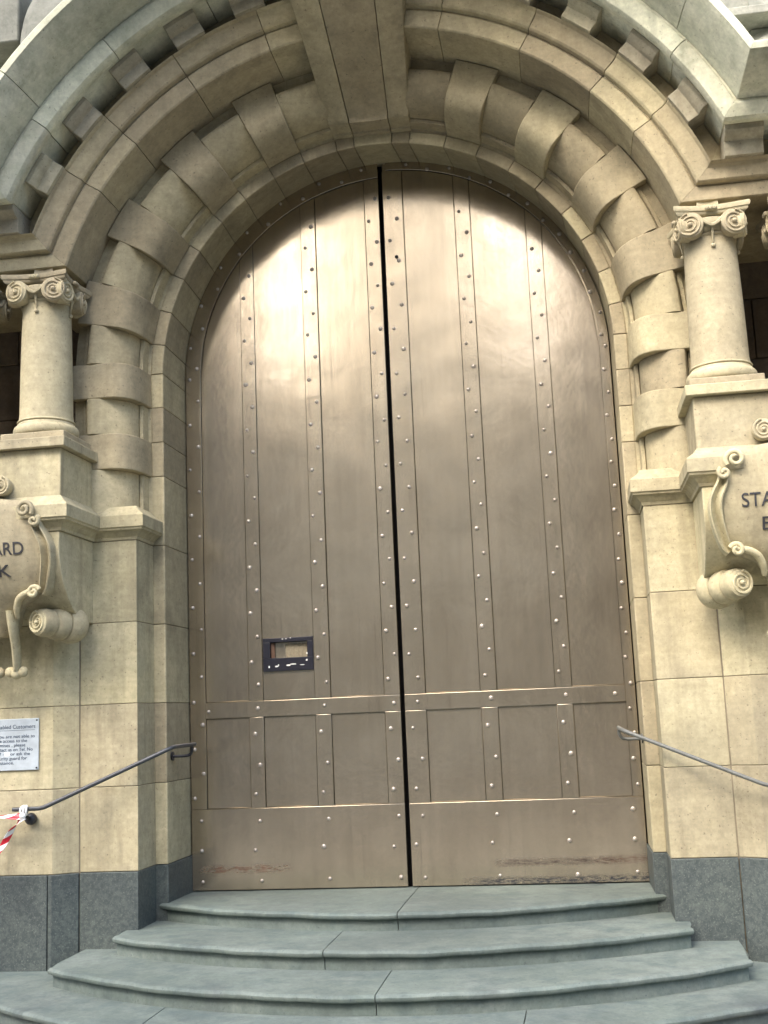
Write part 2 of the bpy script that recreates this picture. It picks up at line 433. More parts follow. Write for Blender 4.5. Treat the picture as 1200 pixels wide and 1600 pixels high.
bands_z = [(2.187, 2.374), (2.565, 2.752)]
for s in (-1, 1):
    for a, b in bands_a:
        arch_stone('band_stone', BAND, seq(s, a, b, 4), 'stone_arch', arch, .005)
    for a, b in bands_z:
        arch_stone('band_stone', BAND, [st_z(s, a), st_z(s, b)], 'stone_arch', arch, .005)
    # roll stones between
    e = .05
    arch_stone('roll_stone', ROLL, [st_z(s, 1.95), st_z(s, 2.187-.001)], 'stone_arch', arch, .002)
    arch_stone('roll_stone', ROLL, [st_z(s, 2.375), st_z(s, 2.564)], 'stone_arch', arch, .002)
    arch_stone('roll_stone', ROLL, [st_z(s, 2.753), st_a(s, 7), st_a(s, 10.3-e)], 'stone_arch', arch, .002)
    for (a, b), (c, d) in zip(bands_a, bands_a[1:]+[(81.4, 0)]):
        arch_stone('roll_stone', ROLL, seq(s, b+e, c-e, 4), 'stone_arch', arch, .002)
    # inner ring: jamb stones then voussoirs
    jz = [COURSES[0], .592, .994, 1.40, 1.815, 2.187, 2.374, 2.565, 2.752]
    for a, b in zip(jz, jz[1:]):
        arch_stone('jamb_stone', RING, [st_z(s, a+.0015), st_z(s, b-.0015)], 'stone_arch', arch, .003)
    arch_stone('jamb_stone', RING, [st_z(s, 2.7542), st_a(s, 6), st_a(s, 10.3-G)], 'stone_arch', arch, .003)
    ja = sorted([x for p in bands_a for x in p])+[80.9]
    for a, b in zip(ja, ja[1:]):
        arch_stone('voussoir', RING, seq(s, a+G, b-G, 4), 'stone_arch', arch, .003)
for a, b in ((80.9, 85.3), (85.3, 94.7), (94.7, 99.1)):
    arch_stone('voussoir', RING, seq(1, a+G, b-G, 4), 'stone_arch', arch, .003)
# mortar core behind ring and rolls
for s in (-1, 1):
    sec = [(1.206, .05), (1.206, -.362), (1.27, -.364), (1.30, -.36), (1.60, -.36), (1.60, .05)]
    arch_stone('mortar_bed', sec, [st_z(s, .19), st_z(s, 2.6), st_a(s, 4)]+seq(s, 10, 90, 16), 'mortar', arch, 0, 0)
# spandrel wall behind the archivolt
for s in (-1, 1):
    sec = [(1.604, -.40), (1.604, .10), (1.9, .10), (1.9, -.40)]
    arch_stone('spandrel_backing', sec, seq(s, 14, 90, 16), 'stone_arch', arch, 0, 0)

# keystone: three leaning stones
ks = mk('keystone', *boxv(-.16, .16, -.34, .02, 4.06, 4.86), 'stone_arch', arch)
kprof = [(-.376, 3.992), (-.402, 3.993), (-.404, 4.004), (-.47, 4.006), (-.497, 4.012), (-.503, 4.030), (-.510, 4.040)]
yl, zl = -.515, 4.046
for i in range(1, 15):
    t = i/14; kprof.append((yl-1.16*t+.12*t*t-.02*math.sin(math.pi*t), zl+.72*t))
def kst(x0, x1, bulge, dent):
    rings = []
    for y, z in kprof:
        k = (z-3.95); amt = 0 if z < 4.003 else min(1, (z-4.003)/.03)
        a = x0[0]+x0[1]*k; b = x1[0]+x1[1]*k; ring = []
        for j in range(11):
            t = j/10; off = dent+bulge*(math.sin(math.pi*t)**.7 if 0 < t < 1 else 0)
            ring.append((a+(b-a)*t, y-off*amt, z))
        ring += [(b, -.30, z), (a, -.30, z)]
        rings.append(ring)
    return loft(rings)
gp = .0025
for x0, x1, bl, de in (((-.205, -.165), (-.10-gp, -.087), .016, .012), ((-.10+gp, -.087), (.10-gp, .087), -.020, .004), ((.10+gp, .087), (.205, .165), .016, .012)):
    v, f = kst(x0, x1, bl, de); mk('keystone_block', v, f, 'stone_arch', ks, bevel=.004, smooth=30)

# ------------------------------------------------------------------ arched entablature
ent = thing('arched_entablature', (0, -.9, 3.2), 'pale weathered stone cornice with dentils arching over the doorway', 'entablature')
ZT = [(1.55, 3.15), (1.60, 3.197), (1.608, 3.20), (1.7105, 3.279), (1.80, 3.36), (1.905, 3.49), (1.975, 3.545), (2.04, 3.635), (2.075, 3.67), (2.3, 3.9)]
def zh(r):
    for (a, za), (b, zb) in zip(ZT, ZT[1:]):
        if r <= b: return za+(zb-za)*(r-a)/(b-a)
    return ZT[-1][1]
def en_x(s, x): return lambda r, y: (s*x, y, zh(r))
def en_m(s): return lambda r, y: (s*math.sqrt(r*r-(zh(r)-ZC2)**2), y, zh(r))
def en_a(s, deg):
    th = R(deg); return lambda r, y: (s*r*math.cos(th), y, ZC2+r*math.sin(th))
ARCHIV = [(1.600, -.40), (1.606, -.86), (1.608, -.888), (1.615, -.896), (1.700, -.896), (1.706, -.890), (1.7105, -.890), (1.7115, -.922), (1.720, -.932),
          (1.762, -.936), (1.778, -.940), (1.792, -.952), (1.797, -.968), (1.801, -.975), (1.801, -.40)]
FRIEZE = [(1.80, -.60), (1.80, -.865), (1.90, -.865), (1.906, -.60)]
CORONA = [(1.905, -.70), (1.905, -1.085), (1.890, -1.092), (1.884, -1.115), (1.884, -1.140), (1.892, -1.158), (1.918, -1.170), (1.945, -1.178), (1.962, -1.178), (1.966, -1.170), (1.978, -1.170), (1.978, -.70)]
CYMA = [(1.979, -.70), (1.979, -1.178), (1.984, -1.200), (1.990, -1.250), (2.000, -1.310), (2.013, -1.360), (2.027, -1.400), (2.036, -1.422), (2.040, -1.428), (2.042, -1.436),
        (2.073, -1.438), (2.080, -1.432), (2.13, -1.0), (2.13, -.70)]
def ent_run(name, sec, angs, xs, mat, bev):
    for s in (-1, 1):
        for a, b in zip(angs, angs[1:]):
            n = max(2, int((b-a)/2.5))
            st = [en_a(s, a+.05+(b-a-.1)*i/n) for i in range(n+1)]
            arch_stone(name, sec, st, mat, ent, bev, .0008)
        a = angs[0]
        base = max(math.degrees(math.asin((zh(r)-ZC2)/r)) for r, y in sec)
        st = [en_m(s)]
        # blend from the mitre line to the first radial joint
        for i in range(1, 5):
            t = i/4
            def f(r, y, t=t):
                th0 = math.degrees(math.asin((zh(r)-ZC2)/r)); th = th0+(a-.05-th0)*t
                return (s*r*math.cos(R(th)), y, ZC2+r*math.sin(R(th)))
            st.append(f)
        arch_stone(name, sec, st, mat, ent, bev, 0)
        arch_stone(name, sec, [en_m(s), en_x(s, xs[0])], mat, ent, bev, 0)
        for c, d in zip(xs, xs[1:]):
            arch_stone(name, sec, [en_x(s, c+.003), en_x(s, d)], mat, ent, bev, 0)
ent_run('archivolt_stone', ARCHIV, [33.5, 44.4, 59.2, 74.5, 90], [2.45, XO], 'stone_arch', .0025)
ent_run('frieze_stone', FRIEZE, [40, 65, 90], [XO], 'stone_arch', 0)
ent_run('corona_stone', CORONA, [36.5, 52, 68, 90], [2.3, XO], 'stone_pale', .002)
ent_run('cyma_stone', CYMA, [38.5, 61, 90], [2.3, XO], 'stone_pale', .002)
# dentils
def dentil(s, a, b, arc=True):
    sec = [(1.802, -.85), (1.802, -.998), (1.858, -1.004), (1.860, -1.016), (1.864, -1.032), (1.874, -1.050), (1.882, -1.058), (1.9035, -1.060), (1.9035, -.85)]
    st = [en_a(s, a), en_a(s, (a+b)/2), en_a(s, b)] if arc else [en_x(s, a), en_x(s, b)]
    rings = [[f(r, y) for r, y in sec] for f in st]
    v, f = loft(rings); mk('dentil', v, f, 'stone_dentil', ent, bevel=.003, smooth=28)
for s in (-1, 1):
    for k in range(5): dentil(s, 31.0+10.65*k-2.6, 31.0+10.65*k+2.6)
    for k in range(5): dentil(s, 1.735+.335*k, 1.735+.335*k+.175, False)
# attic wall above
attic = thing('attic_wall', (0, -.4, 3.7), 'pale stone wall rising behind the arched cornice', 'wall')
box('wall_face', -XO, XO, -.72, 4.2, 4.35, 9.0, 'stone_upper', attic)
for s in (-1, 1):
    box('wall_face', s*(XO+.005), s*14, -.70, 4.2, GZ-.1, 9.0, 'stone', attic)
for s in (-1, 1):
    box('wall_face', s*1.96, s*XO, -.72, .3, 3.6, 4.345, 'stone_upper', attic)
    v, f = loft([[(s*r*math.cos(R(a)), y, ZC2+r*math.sin(R(a))) for r, y in ((2.11, .3), (2.11, -.71), (2.75, -.71), (2.75, .3))] for a in range(27, 91, 3)])
    mk('wall_face', v, f, 'stone_upper', attic)

# carved blocks standing on the cornice ends
def rock(rx, ry, rz, seed, sub=4, amp=.28):
    bm = bmesh.new(); bmesh.ops.create_icosphere(bm, subdivisions=sub, radius=1)
    rn = random.Random(seed); K = [(Vector((rn.uniform(-1, 1), rn.uniform(-1, 1), rn.uniform(-1, 1))).normalized(), rn.uniform(3, 11), rn.uniform(0, 6)) for _ in range(9)]
    for v in bm.verts:
        d = sum(math.sin(v.co.dot(k)*f+p)/(f**.5) for k, f, p in K)/4
        v.co *= 1+amp*d; v.co.x *= rx; v.co.y *= ry; v.co.z *= rz
    V = [tuple(v.co) for v in bm.verts]; F = [tuple(v.index for v in f.verts) for f in bm.faces]; bm.free(); return V, F
cl = thing('carved_ornament', (-1.66, -1.05, 4.2), 'rough carved stone mass behind the cornice at the upper left corner', 'carving')
v, f = rock(.13, .16, .34, 3); mk('carved_mass', [(x-1.555+.25*(z), y-1.05, z+4.36) for x, y, z in v], f, 'stone_upper', cl, smooth=50)
box('backing_slab', -2.3, -1.68, -1.13, -.7, 4.33, 4.9, 'stone_upper', cl, bevel=.01)
box('foot', -2.3, -1.98, -1.0, -.7, 3.7, 4.1, 'stone_upper', cl, bevel=.01)
cr = thing('carved_ledge', (2.05, -1.05, 3.7), 'broken carved ledge standing on the cornice at the upper right corner', 'carving')
v, f = loft([[(1.80+d, -1.12, 3.985), (2.4, -1.12, 3.985), (2.4, -1.12, 4.03), (1.78+d, -1.12, 4.03)] if k == 0 else [(1.78+d, -.75, 3.985), (2.4, -.75, 3.985), (2.4, -.75, 4.03), (1.76+d, -.75, 4.03)] for k, d in ((0, 0), (1, 0))])
mk('ledge_slab', v, f, 'stone_upper', cr, bevel=.006)
v, f = rock(.16, .14, .12, 11, amp=.2); mk('carved_mass', [(x+2.0, y-.93, z+3.86) for x, y, z in v], f, 'stone_upper', cr, smooth=50)
box('foot', 1.9, 2.6, -1.0, -.7, 3.66, 3.98, 'stone_upper', cr, bevel=.01)

# ------------------------------------------------------------------ pedestals, columns
def spiral_disc(rad, depth, turns=2.4):
    """a volute: disc in the xz plane facing -y with a raised spiral fillet and an eye; centred on origin"""
    parts = [lathe([(rad*.55, depth), (rad*.93, depth*.9), (rad*.97, 0.0), (rad*.90, -.004), (.0005, -.004)], 24)]
    V, F = parts[0]; V = [(x, z, y) for x, y, z in V]
    pts, rr = [], []
    n = 54
    for i in range(n+1):
        t = i/n; a = R(100)+t*turns*2*math.pi; q = rad*(.92*(1-t)**1.0+.20*t)
        pts.append((q*math.cos(a), -.006, q*math.sin(a))); rr.append(rad*.115*(1-.45*t))
    ball = lathe([(.0005, -.2*rad), (.15*rad, -.13*rad), (.2*rad, 0), (.15*rad, .13*rad)], 10)
    bV = [(x, z-.008, y) for x, y, z in ball[0]]
    return merge([(V, F), tube(pts, rr, 6), (bV, ball[1])])
vol_me = bpy.data.meshes.new('volute'); vv, vf = spiral_disc(.062, .055); vol_me.from_pydata(vv, [], vf); finish(vol_me, 'stone_col', 45)
vv2 = [(-x, y, z) for x, y, z in vv]
vol_me2 = bpy.data.meshes.new('volute'); vol_me2.from_pydata(vv2, [], vf); finish(vol_me2, 'stone_col', 45)
def ball_mesh(r, seg=10):
    return lathe([(r*.02, -r)]+[(r*math.cos(R(a)), r*math.sin(R(a))) for a in range(-70, 80, 20)]+[(r*.02, r)], seg)
PX, PY = 1.65, -.84
def column(cx, label):
    c = thing('stone_column', (cx, PY, 2.275), label, 'column', 'ionic columns beside the doorway')
    box('base_plinth', cx-.165, cx+.165, PY-.165, PY+.165, 2.276, 2.318, 'stone_col', c, bevel=.005)
    pr = [(.12, 2.3185)]
    for i in range(11):
        a = R(-90+180*i/10); pr.append((.143+.018*math.cos(a), 2.346+.0275*math.sin(a)))
    pr += [(.141, 2.376), (.141, 2.384), (.136, 2.39)]
    for i in range(6):
        a = R(-90+180*i/5); pr.append((.136+.007*math.cos(a), 2.396+.006*math.sin(a)))
    pr += [(.132, 2.404), (.10, 2.404)]
    v, f = lathe(pr, 40, cx, PY); mk('base_torus', v, f, 'stone_col', c, smooth=40)
    sh = []
    for i in range(17):
        t = i/16; rr = .131-.012*t**1.7
        if t < .04: rr += .004
        sh.append((rr, 2.402+t*.60))
    sh += [(.119, 3.004), (.124, 3.006), (.128, 3.013), (.124, 3.02), (.119, 3.022), (.12, 3.06), (.10, 3.06)]
    v, f = lathe(sh, 44, cx, PY); mk('shaft', v, f, 'stone_col', c, smooth=40)
    # capital
    e = [(.118, 3.02), (.13, 3.025), (.146, 3.045), (.150, 3.065), (.14, 3.085), (.12, 3.09)]
    v, f = lathe(e, 36, cx, PY); cap = mk('capital', v, f, 'stone_col', c, smooth=45)
    # abacus with four concave sides
    ring = []
    hw = .172
    for q in range(4):
        for i in range(9):
            t = -1+2*i/9; inn = .030*(1-t*t)
            x, y = t*hw*.97, -(hw-inn)
            a = q*math.pi/2; ring.append((x*math.cos(a)-y*math.sin(a), x*math.sin(a)+y*math.cos(a)))
    rings = [[(cx+x*k, PY+y*k, z) for x, y in ring] for k, z in ((.80, 3.092), (.90, 3.095), (.955, 3.104), (.96, 3.112), (1.0, 3.116), (1.02, 3.130), (1.0, 3.140), (.33, 3.145), (.28, 3.2))]
    v, f = loft(rings); mk('abacus', v, f, 'stone_col', cap, smooth=40)
    # canted volutes at the corners, two faces each
    for q in range(4):
        for sg in (-1, 1):
            a = q*math.pi/2
            x, y = sg*.098, -.146
            X, Y = x*math.cos(a)-y*math.sin(a), x*math.sin(a)+y*math.cos(a)
            inst('volute', vol_me if sg < 0 else vol_me2, cap, (cx+X, PY+Y, 3.050), (0, 0, a+sg*R(14)))
        # drop with a bead and a flower on the abacus
        a = q*math.pi/2; ca, sa = math.cos(a), math.sin(a)
        def tr(p): return (cx+p[0]*ca-p[1]*sa, PY+p[0]*sa+p[1]*ca, p[2])
        v, f = tube([tr((0, -.140, 3.05)), tr((0, -.132, 3.01)), tr((0, -.124, 2.965))], [.013, .006, .003], 6)
        b = ball_mesh(.011); b = ([tr((x, y-.126, z+2.950)) for x, y, z in b[0]], b[1])
        g1 = tube(smoothpath([tr((-.055, -.150, 3.078)), tr((-.025, -.155, 3.05)), tr((0, -.152, 3.040)), tr((.025, -.155, 3.05)), tr((.055, -.150, 3.078))], 4), .009, 6)
        v, f = merge([(v, f), b, g1]); mk('drop', v, f, 'stone_col', cap, smooth=50)
        fl = []
        for dx in (-.016, 0, .016):
            b = ball_mesh(.012, 8); fl.append(([tr((x+dx, y-.155, z+3.12)) for x, y, z in b[0]], b[1]))
        v, f = merge(fl); mk('flower', v, f, 'stone_col', cap, smooth=50)
    return c
for s, side in ((-1, 'left'), (1, 'right')):
    pd = thing('column_pedestal', (s*1.86, -.7, 1.99), f'wide sandstone pedestal block above the lettered bracket, {side} of the door', 'pedestal', 'pedestals under the columns')
    box('block', s*1.49, s*2.23, -1.03, -.45, 1.96, 2.224, 'stone', pd, bevel=.005)
    box('cap_slab', s*1.458, s*2.262, -1.062, -.42, 2.2255, 2.2745, 'stone', pd, bevel=.004)
column(-1.65, 'cream ionic column nearest the door on its left side')
column(1.65, 'cream ionic column nearest the door on its right side')
column(2.07, 'outer ionic column at the right edge, only a sliver of its capital showing')
column(-2.07, 'outer ionic column beyond the left column, away from the door')

# ------------------------------------------------------------------ lettered consoles under the pedestals
for s, side in ((-1, 'left'), (1, 'right')):
    c = thing('console_bracket', (s*1.86, -.7, 1.40), f'carved stone scroll bracket with a dark-lettered cartouche, {side} of the door', 'bracket', 'lettered brackets under the pedestals')
    prof = [(-.60, 1.816), (-1.028, 1.816), (-1.030, 1.76), (-1.026, 1.70), (-1.005, 1.63), (-.970, 1.565), (-.92, 1.505), (-.865, 1.455), (-.80, 1.42), (-.73, 1.402), (-.60, 1.40)]
    v, f = loft([[(s*x, y, z) for y, z in prof] for x in (1.496, 2.224)]); mk('body', v, f, 'stone', c, bevel=.004, smooth=40)
    xc = s*1.86
    W = [(1.335, .03, -.885), (1.36, .075, -.90), (1.40, .105, -.925), (1.44, .120, -.95), (1.48, .150, -.975), (1.505, .215, -.995), (1.53, .250, -1.012), (1.57, .262, -1.032), (1.61, .270, -1.05),
         (1.66, .280, -1.068), (1.71, .288, -1.08), (1.75, .292, -1.088), (1.79, .280, -1.092), (1.83, .262, -1.095), (1.87, .250, -1.096), (1.91, .240, -1.096), (1.945, .215, -1.095), (1.97, .17, -1.09), (1.985, .08, -1.085)]
    rings = []
    for z, wd, y in W:
        fr = [(xc+wd*t/6, y+.022*(t/6)**2, z) for t in range(-6, 7)]
        rings.append(fr+[(xc+wd*.96, y+.075, z), (xc-wd*.96, y+.075, z)])
    v, f = loft(rings); cart = mk('cartouche', v, f, 'stone', c, bevel=.004, smooth=45)
    v, f = rock(.06, .035, .045, 5, 3, .12); mk('crest_boss', [(x+xc, y-1.07, z+2.035) for x, y, z in v], f, 'stone', c, smooth=60)
    for txt, zb, sz, wt in (('STANDARD', 1.708, .086, .41), ('BANK', 1.607, .080, .256)):
        me = text_mesh(txt, sz, ext=.0025); w0 = max(q.co.x for q in me.vertices)-min(q.co.x for q in me.vertices); k = wt/w0
        for q in me.vertices:
            x, y, z = q.co.x*k, q.co.y, q.co.z
            Z = zb+y
            yy = next((ya+(yb-ya)*(Z-za)/(zb2-za) for (za, _, ya), (zb2, _, yb) in zip(W, W[1:]) if za <= Z <= zb2), -1.09)
            q.co = (xc+x, yy+.022*(x/.285)**2-.0015-z, Z)
        me.materials.append(M['letter']); inst('lettering', me, cart, (0, 0, 0))
    for sg in (-1, 1):
        # strapwork gutter along the cartouche edge, with curled ends
        path = smoothpath([(.268, -1.085, 1.872), (.282, -1.085, 1.82), (.308, -1.08, 1.765), (.318, -1.07, 1.72), (.312, -1.05, 1.66), (.297, -1.03, 1.60), (.280, -1.01, 1.55), (.262, -1.0, 1.525)], 4)
        cs = [(-.030, .0), (-.027, -.016), (-.021, -.018), (-.016, -.006), (0, .008), (.016, -.006), (.021, -.018), (.027, -.016), (.030, .0), (.030, .07), (-.030, .07)]
        rings = []
        for i, p in enumerate(path):
            t = (path[min(i+1, len(path)-1)]-path[max(i-1, 0)]); t.y = 0; t.normalize(); nx, nz = t.z, -t.x
            k = .62+.38*math.sin(math.pi*min(1, max(0, i/(len(path)-1))))
            rings.append([(xc+sg*(p.x+nx*u*k), p.y+v_, p.z+nz*u*k) for u, v_ in cs])
        v, f = loft(rings); mk('strapwork', v, f, 'stone', c, smooth=50)
        for cxr, cz, r0, a0, turn, yy in ((.222, 1.917, .042, -35, 1.35, -1.105), (.272, 1.858, .025, 60, -1.2, -1.108), (.238, 1.528, .030, 20, 1.2, -1.03)):
            pts = []
            for i in range(22):
                t = i/21; a = R(a0+360*turn*t); q = r0*(1-.72*t); pts.append((xc+sg*(cxr+q*math.cos(a)), yy-.010*t, cz+q*math.sin(a)))
            v, f = tube(pts, [.0125*(1-.35*i/21) for i in range(22)], 8); mk('strapwork_curl', v, f, 'stone', c, smooth=60)
        # crest scrolls over the cartouche
        inst('crest_scroll', vol_me if sg < 0 else vol_me2, c, (xc+sg*.085, -1.075, 2.045), None, (.8, .8, .8))
        # lower leaf curl beside the tail
        P3 = smoothpath([(xc+sg*.25, -1.03, 1.53), (xc+sg*.20, -1.02, 1.528), (xc+sg*.15, -.995, 1.505), (xc+sg*.125, -.97, 1.46), (xc+sg*.118, -.945, 1.42)], 5)
        v, f = tube(P3, [.012+.006*math.sin(math.pi*i/(len(P3)-1)) for i in range(len(P3))], 8); mk('scroll_ribbon', v, f, 'stone', c, smooth=60)
        # tail with a curled foot
        T = smoothpath([(xc+sg*.080, -.93, 1.46), (xc+sg*.082, -.915, 1.38), (xc+sg*.078, -.88, 1.30), (xc+sg*.070, -.850, 1.215), (xc+sg*.062, -.835, 1.175)], 5)
        v, f = tube(T, [.046-.018*(i/(len(T)-1)) for i in range(len(T))], 12, .55)
        pr = []
        for dx in (-.032, 0, .032):
            b = ball_mesh(.027 if dx else .030, 12); pr.append(([(x+xc+sg*.060+dx, y*.9-.832, z+1.165-(.0 if dx else .006)) for x, y, z in b[0]], b[1]))
        v, f = merge([(v, f)]+pr); mk('tail', v, f, 'stone', c, smooth=60)
        # snail scroll at the bottom corner
        A = Vector((xc+sg*.322, -.735, 1.385)); B = Vector((xc+sg*.222, -.945, 1.392)); ax = (B-A)
        prof = [(-.10, .072), (.0, .086), (.12, .092), (.26, .090), (.34, .080), (.36, .068), (.38, .078), (.50, .081), (.60, .076), (.66, .068), (.68, .058), (.70, .067), (.84, .069), (.94, .066), (1.0, .060)]
        t = ax.normalized(); u = Vector((0, 0, 1)); b_ = t.cross(u).normalized(); u = b_.cross(t)
        rings = [[A+ax*k+(b_*math.cos(2*math.pi*j/22)+u*math.sin(2*math.pi*j/22))*r for j in range(22)] for k, r in prof]
        v, f = loft(rings); sn = mk('scroll_end', v, f, 'stone', c, smooth=40)
        spv, spf = spiral_disc(.060, .02, 2.2)
        side_m = -sg
        V = [B+b_*(x*side_m)*1.0+u*z+t*(-y) for x, y, z in spv]
        mk('spiral', V, spf, 'stone', sn, smooth=45)

# ------------------------------------------------------------------ doors
rv = ball_mesh(.0118, 10); rv = ([(x, z*.8, y) for x, y, z in rv[0]], rv[1])
riv_me = bpy.data.meshes.new('rivet'); riv_me.from_pydata(*[rv[0], [], rv[1]]); finish(riv_me, 'rivet', 60)
def zarch(x, r): return ZC+math.sqrt(max(0, r*r-x*x))
def slab_poly(name, poly, y0, y1, mat, parent, bevel=.002):
    rings = [[(x, y, z) for x, z in poly] for y in (y0, y1)]
    v, f = loft(rings); return mk(name, v, f, mat, parent, bevel=bevel, smooth=28)
def col_poly(xa, xb, z0, r, n=10):
    return [(xa, z0), (xb, z0)]+[(xb+(xa-xb)*i/n, zarch(xb+(xa-xb)*i/n, r)) for i in range(n+1)]
YS = -.008                      # face of the straps; panels lie at 0
def leaf(xs, side):
    """xs: dict with strap x ranges (ordered outward from the seam)"""
    sg = xs['sg']
    o = thing('door_leaf', ((xs['seam'][0]+sg*.55), .02, 0), xs['label'], 'door', 'riveted double doors')
    (s0, s1), (a0, a1), (b0, b1), e0 = xs['seam'], xs['s2'], xs['s1'], xs['edge']
    E = sg*1.192
    rng = lambda p, q: (min(p, q), max(p, q))
    # full backing sheet
    lo, hi = rng(s0, E); slab_poly('backing_sheet', col_poly(lo, hi, .006, 1.1935, 20), .018, .045, 'door', o, 0)
    # panels
    cols = [(s1, a0), (a1, b0), (b1, e0)]
    RT, RB, PT = .988, .903, .424
    for k, (p, q) in enumerate(cols):
        p, q = rng(p, q); p += .0025; q -= .0025
        if xs.get('slot') and k == 1:
            hx0, hx1, hz0, hz1 = -.735, -.530, 1.214, 1.298
            outer = col_poly(p, q, RT+.003, abs(e0)-.004)
            # panel with a rectangular hole: built as a frame of quads plus the upper field
            ztop = 1.40
            fv = []
            for y in (0, .02):
                fv += [(p, y, RT+.003), (q, y, RT+.003), (q, y, ztop), (p, y, ztop), (hx0, y, hz0), (hx1, y, hz0), (hx1, y, hz1), (hx0, y, hz1)]
            ff = []
            for i in range(4):
                j = (i+1) % 4
                ff += [(i, j, 4+j, 4+i), (8+i, 12+i, 12+j, 8+j), (4+i, 4+j, 12+j, 12+i)]
                if i != 2: ff.append((i, 8+i, 8+j, j))
            upl = [(p, ztop), (q, ztop)]+[(x, z) for x, z in col_poly(p, q, ztop, abs(e0)-.004)[2:]]
            n0 = 16; fv2 = [(x, 0, z) for x, z in upl]+[(x, .02, z) for x, z in upl]; n = len(upl)
            ff2 = [tuple(range(n)), tuple(range(n, 2*n))[::-1]]+[(i, (i+1) % n, n+(i+1) % n, n+i) for i in range(1, n)]
            v, f = merge([(fv, ff), (fv2, ff2)])
            mk('panel', v, f, 'door', o, smooth=28)
        else:
            slab_poly('panel', col_poly(p, q, RT+.003, abs(e0)-.004), 0, .02, 'door', o)
        slab_poly('panel', [(p, PT+.003), (q, PT+.003), (q, RB-.003), (p, RB-.003)], 0.001, .02, 'door', o)
    # straps
    for nm, (p, q) in (('strap', (s0, s1)), ('strap', (a0, a1)), ('strap', (b0, b1))):
        p, q = rng(p, q)
        slab_poly(nm, col_poly(p, q, RT+.0005, abs(e0)-.006, 6), YS, .02, 'door', o)
        slab_poly(nm, [(p, PT+.0005), (q, PT+.0005), (q, RB-.0005), (p, RB-.0005)], YS, .02, 'door', o)
    p, q = rng(s0, e0)
    slab_poly('rail', [(p, RB), (q, RB), (q, RT), (p, RT)], YS-.001, .02, 'door', o)
    p, q = rng(s0, E)
    slab_poly('kick_plate', [(p, .006), (q, .006), (q, PT), (p, PT)], YS-.001, .02, 'door', o)
    # edge band: straight then round the arch
    band = [(sg*1.1925, PT+.0005), (sg*abs(e0), PT+.0005)]
    xi = abs(e0)
    inner, outer = [], []
    amax = math.degrees(math.acos(abs(s0)/xi))
    for i in range(41):
        a = R(amax*i/40 if True else 0)
        inner.append((sg*xi*math.cos(a), ZC+xi*math.sin(a)))
        b = R(math.degrees(math.acos(min(1, abs(s0)/1.1925)))*i/40); outer.append((sg*1.1925*math.cos(b), ZC+1.1925*math.sin(b)))
    poly = band[1:]+inner+outer[::-1]+band[:1]
    slab_poly('edge_band', poly, YS+.001, .02, 'door', o)
    # rivets
    def rivet(x, z, y=YS):
        k = random.uniform(.82, 1.12); inst('rivet', riv_me, o, (x+random.uniform(-.003, .003), y, z+random.uniform(-.005, .005)), None, (k, random.uniform(.75, 1.1), k))
    P = .1295
    for (p, q), ph in (((s0, s1), 0), ((a0, a1), 1), ((b0, b1), 1)):
        p, q = rng(p, q); k = 0; z = 1.072
        w_ = q-p
        while True:
            x = p+w_*(.27 if (k+ph) % 2 == 0 else .73)
            if sg > 0: x = p+w_*(.70 if (k+ph) % 2 == 0 else .30)
            if z > zarch(x, 1.07): break
            rivet(x, z); z += P; k += 1
        for k, z in enumerate((.812, .650, .497)):
            rivet(p+w_*(.70 if k == 1 else .35), z)
        for k, z in enumerate((.358, .212, .050)):
            rivet(p+w_*(.62 if k != 1 else .25), z, YS-.001)
        rivet(p+w_*.60, .945, YS-.001)
    ex = lambda k: sg*(1.170 if k % 2 == 0 else min(1.156, abs(e0)+.018))
    rivet(sg*1.09, .945, YS-.001)
    z, k = .48, 0
    while z < ZC: rivet(ex(k), z, YS+.001); z += P; k += 1
    for z in (.36, .21, .05): rivet(sg*1.135, z, YS-.001)
    a = 3.0
    while a < 86: rivet(sg*(1.172 if k % 2 == 0 else min(1.155, abs(e0)+.02))*math.cos(R(a)), ZC+(1.172 if k % 2 == 0 else min(1.155, abs(e0)+.02))*math.sin(R(a)), YS+.001); a += 6.2; k += 1
    return o
left = leaf(dict(sg=-1, seam=(-.034, -.117), s2=(-.410, -.495), s1=(-.782, -.860), edge=-1.105, slot=True,
     label='left leaf of the brown riveted metal door, with a black letter slot'), 'left')
right = leaf(dict(sg=1, seam=(-.010, .102), s2=(.395, .480), s1=(.787, .870), edge=1.142,
     label='right leaf of the brown riveted metal door, scuffed along its foot'), 'right')
# letter slot on the left leaf: frame with lips, recess, chipped paint
sl = mk('letter_slot', *merge([boxv(-.776, -.497, -.012, .004, 1.299, 1.322), boxv(-.776, -.497, -.0125, .004, 1.143, 1.2135),
        boxv(-.776, -.7355, -.0115, .004, 1.2136, 1.2989), boxv(-.5295, -.497, -.0115, .004, 1.2136, 1.2989)]), 'slot_black', left, bevel=.002, fix=False)
mk('slot_box', *merge([boxv(-.76, -.505, .075, .08, 1.19, 1.32), boxv(-.7365, -.735, .0, .075, 1.2137, 1.2985), boxv(-.5305, -.529, .0, .075, 1.2137, 1.2985), boxv(-.735, -.530, .0, .075, 1.2125, 1.2139), boxv(-.735, -.530, .0, .075, 1.298, 1.2995)]), 'void', sl, fix=False)
box('slot_jamb', -.7345, -.714, .004, .05, 1.216, 1.296, 'wood', sl)
bx = []
for i in range(13):
    x = -.655+i*.0092; bx.append(boxv(x, x+.0082, .012+random.uniform(0, .006), .03, 1.2145, 1.292-random.uniform(0, .006)))
mk('bristle', *merge(bx), 'paper', sl, fix=False)
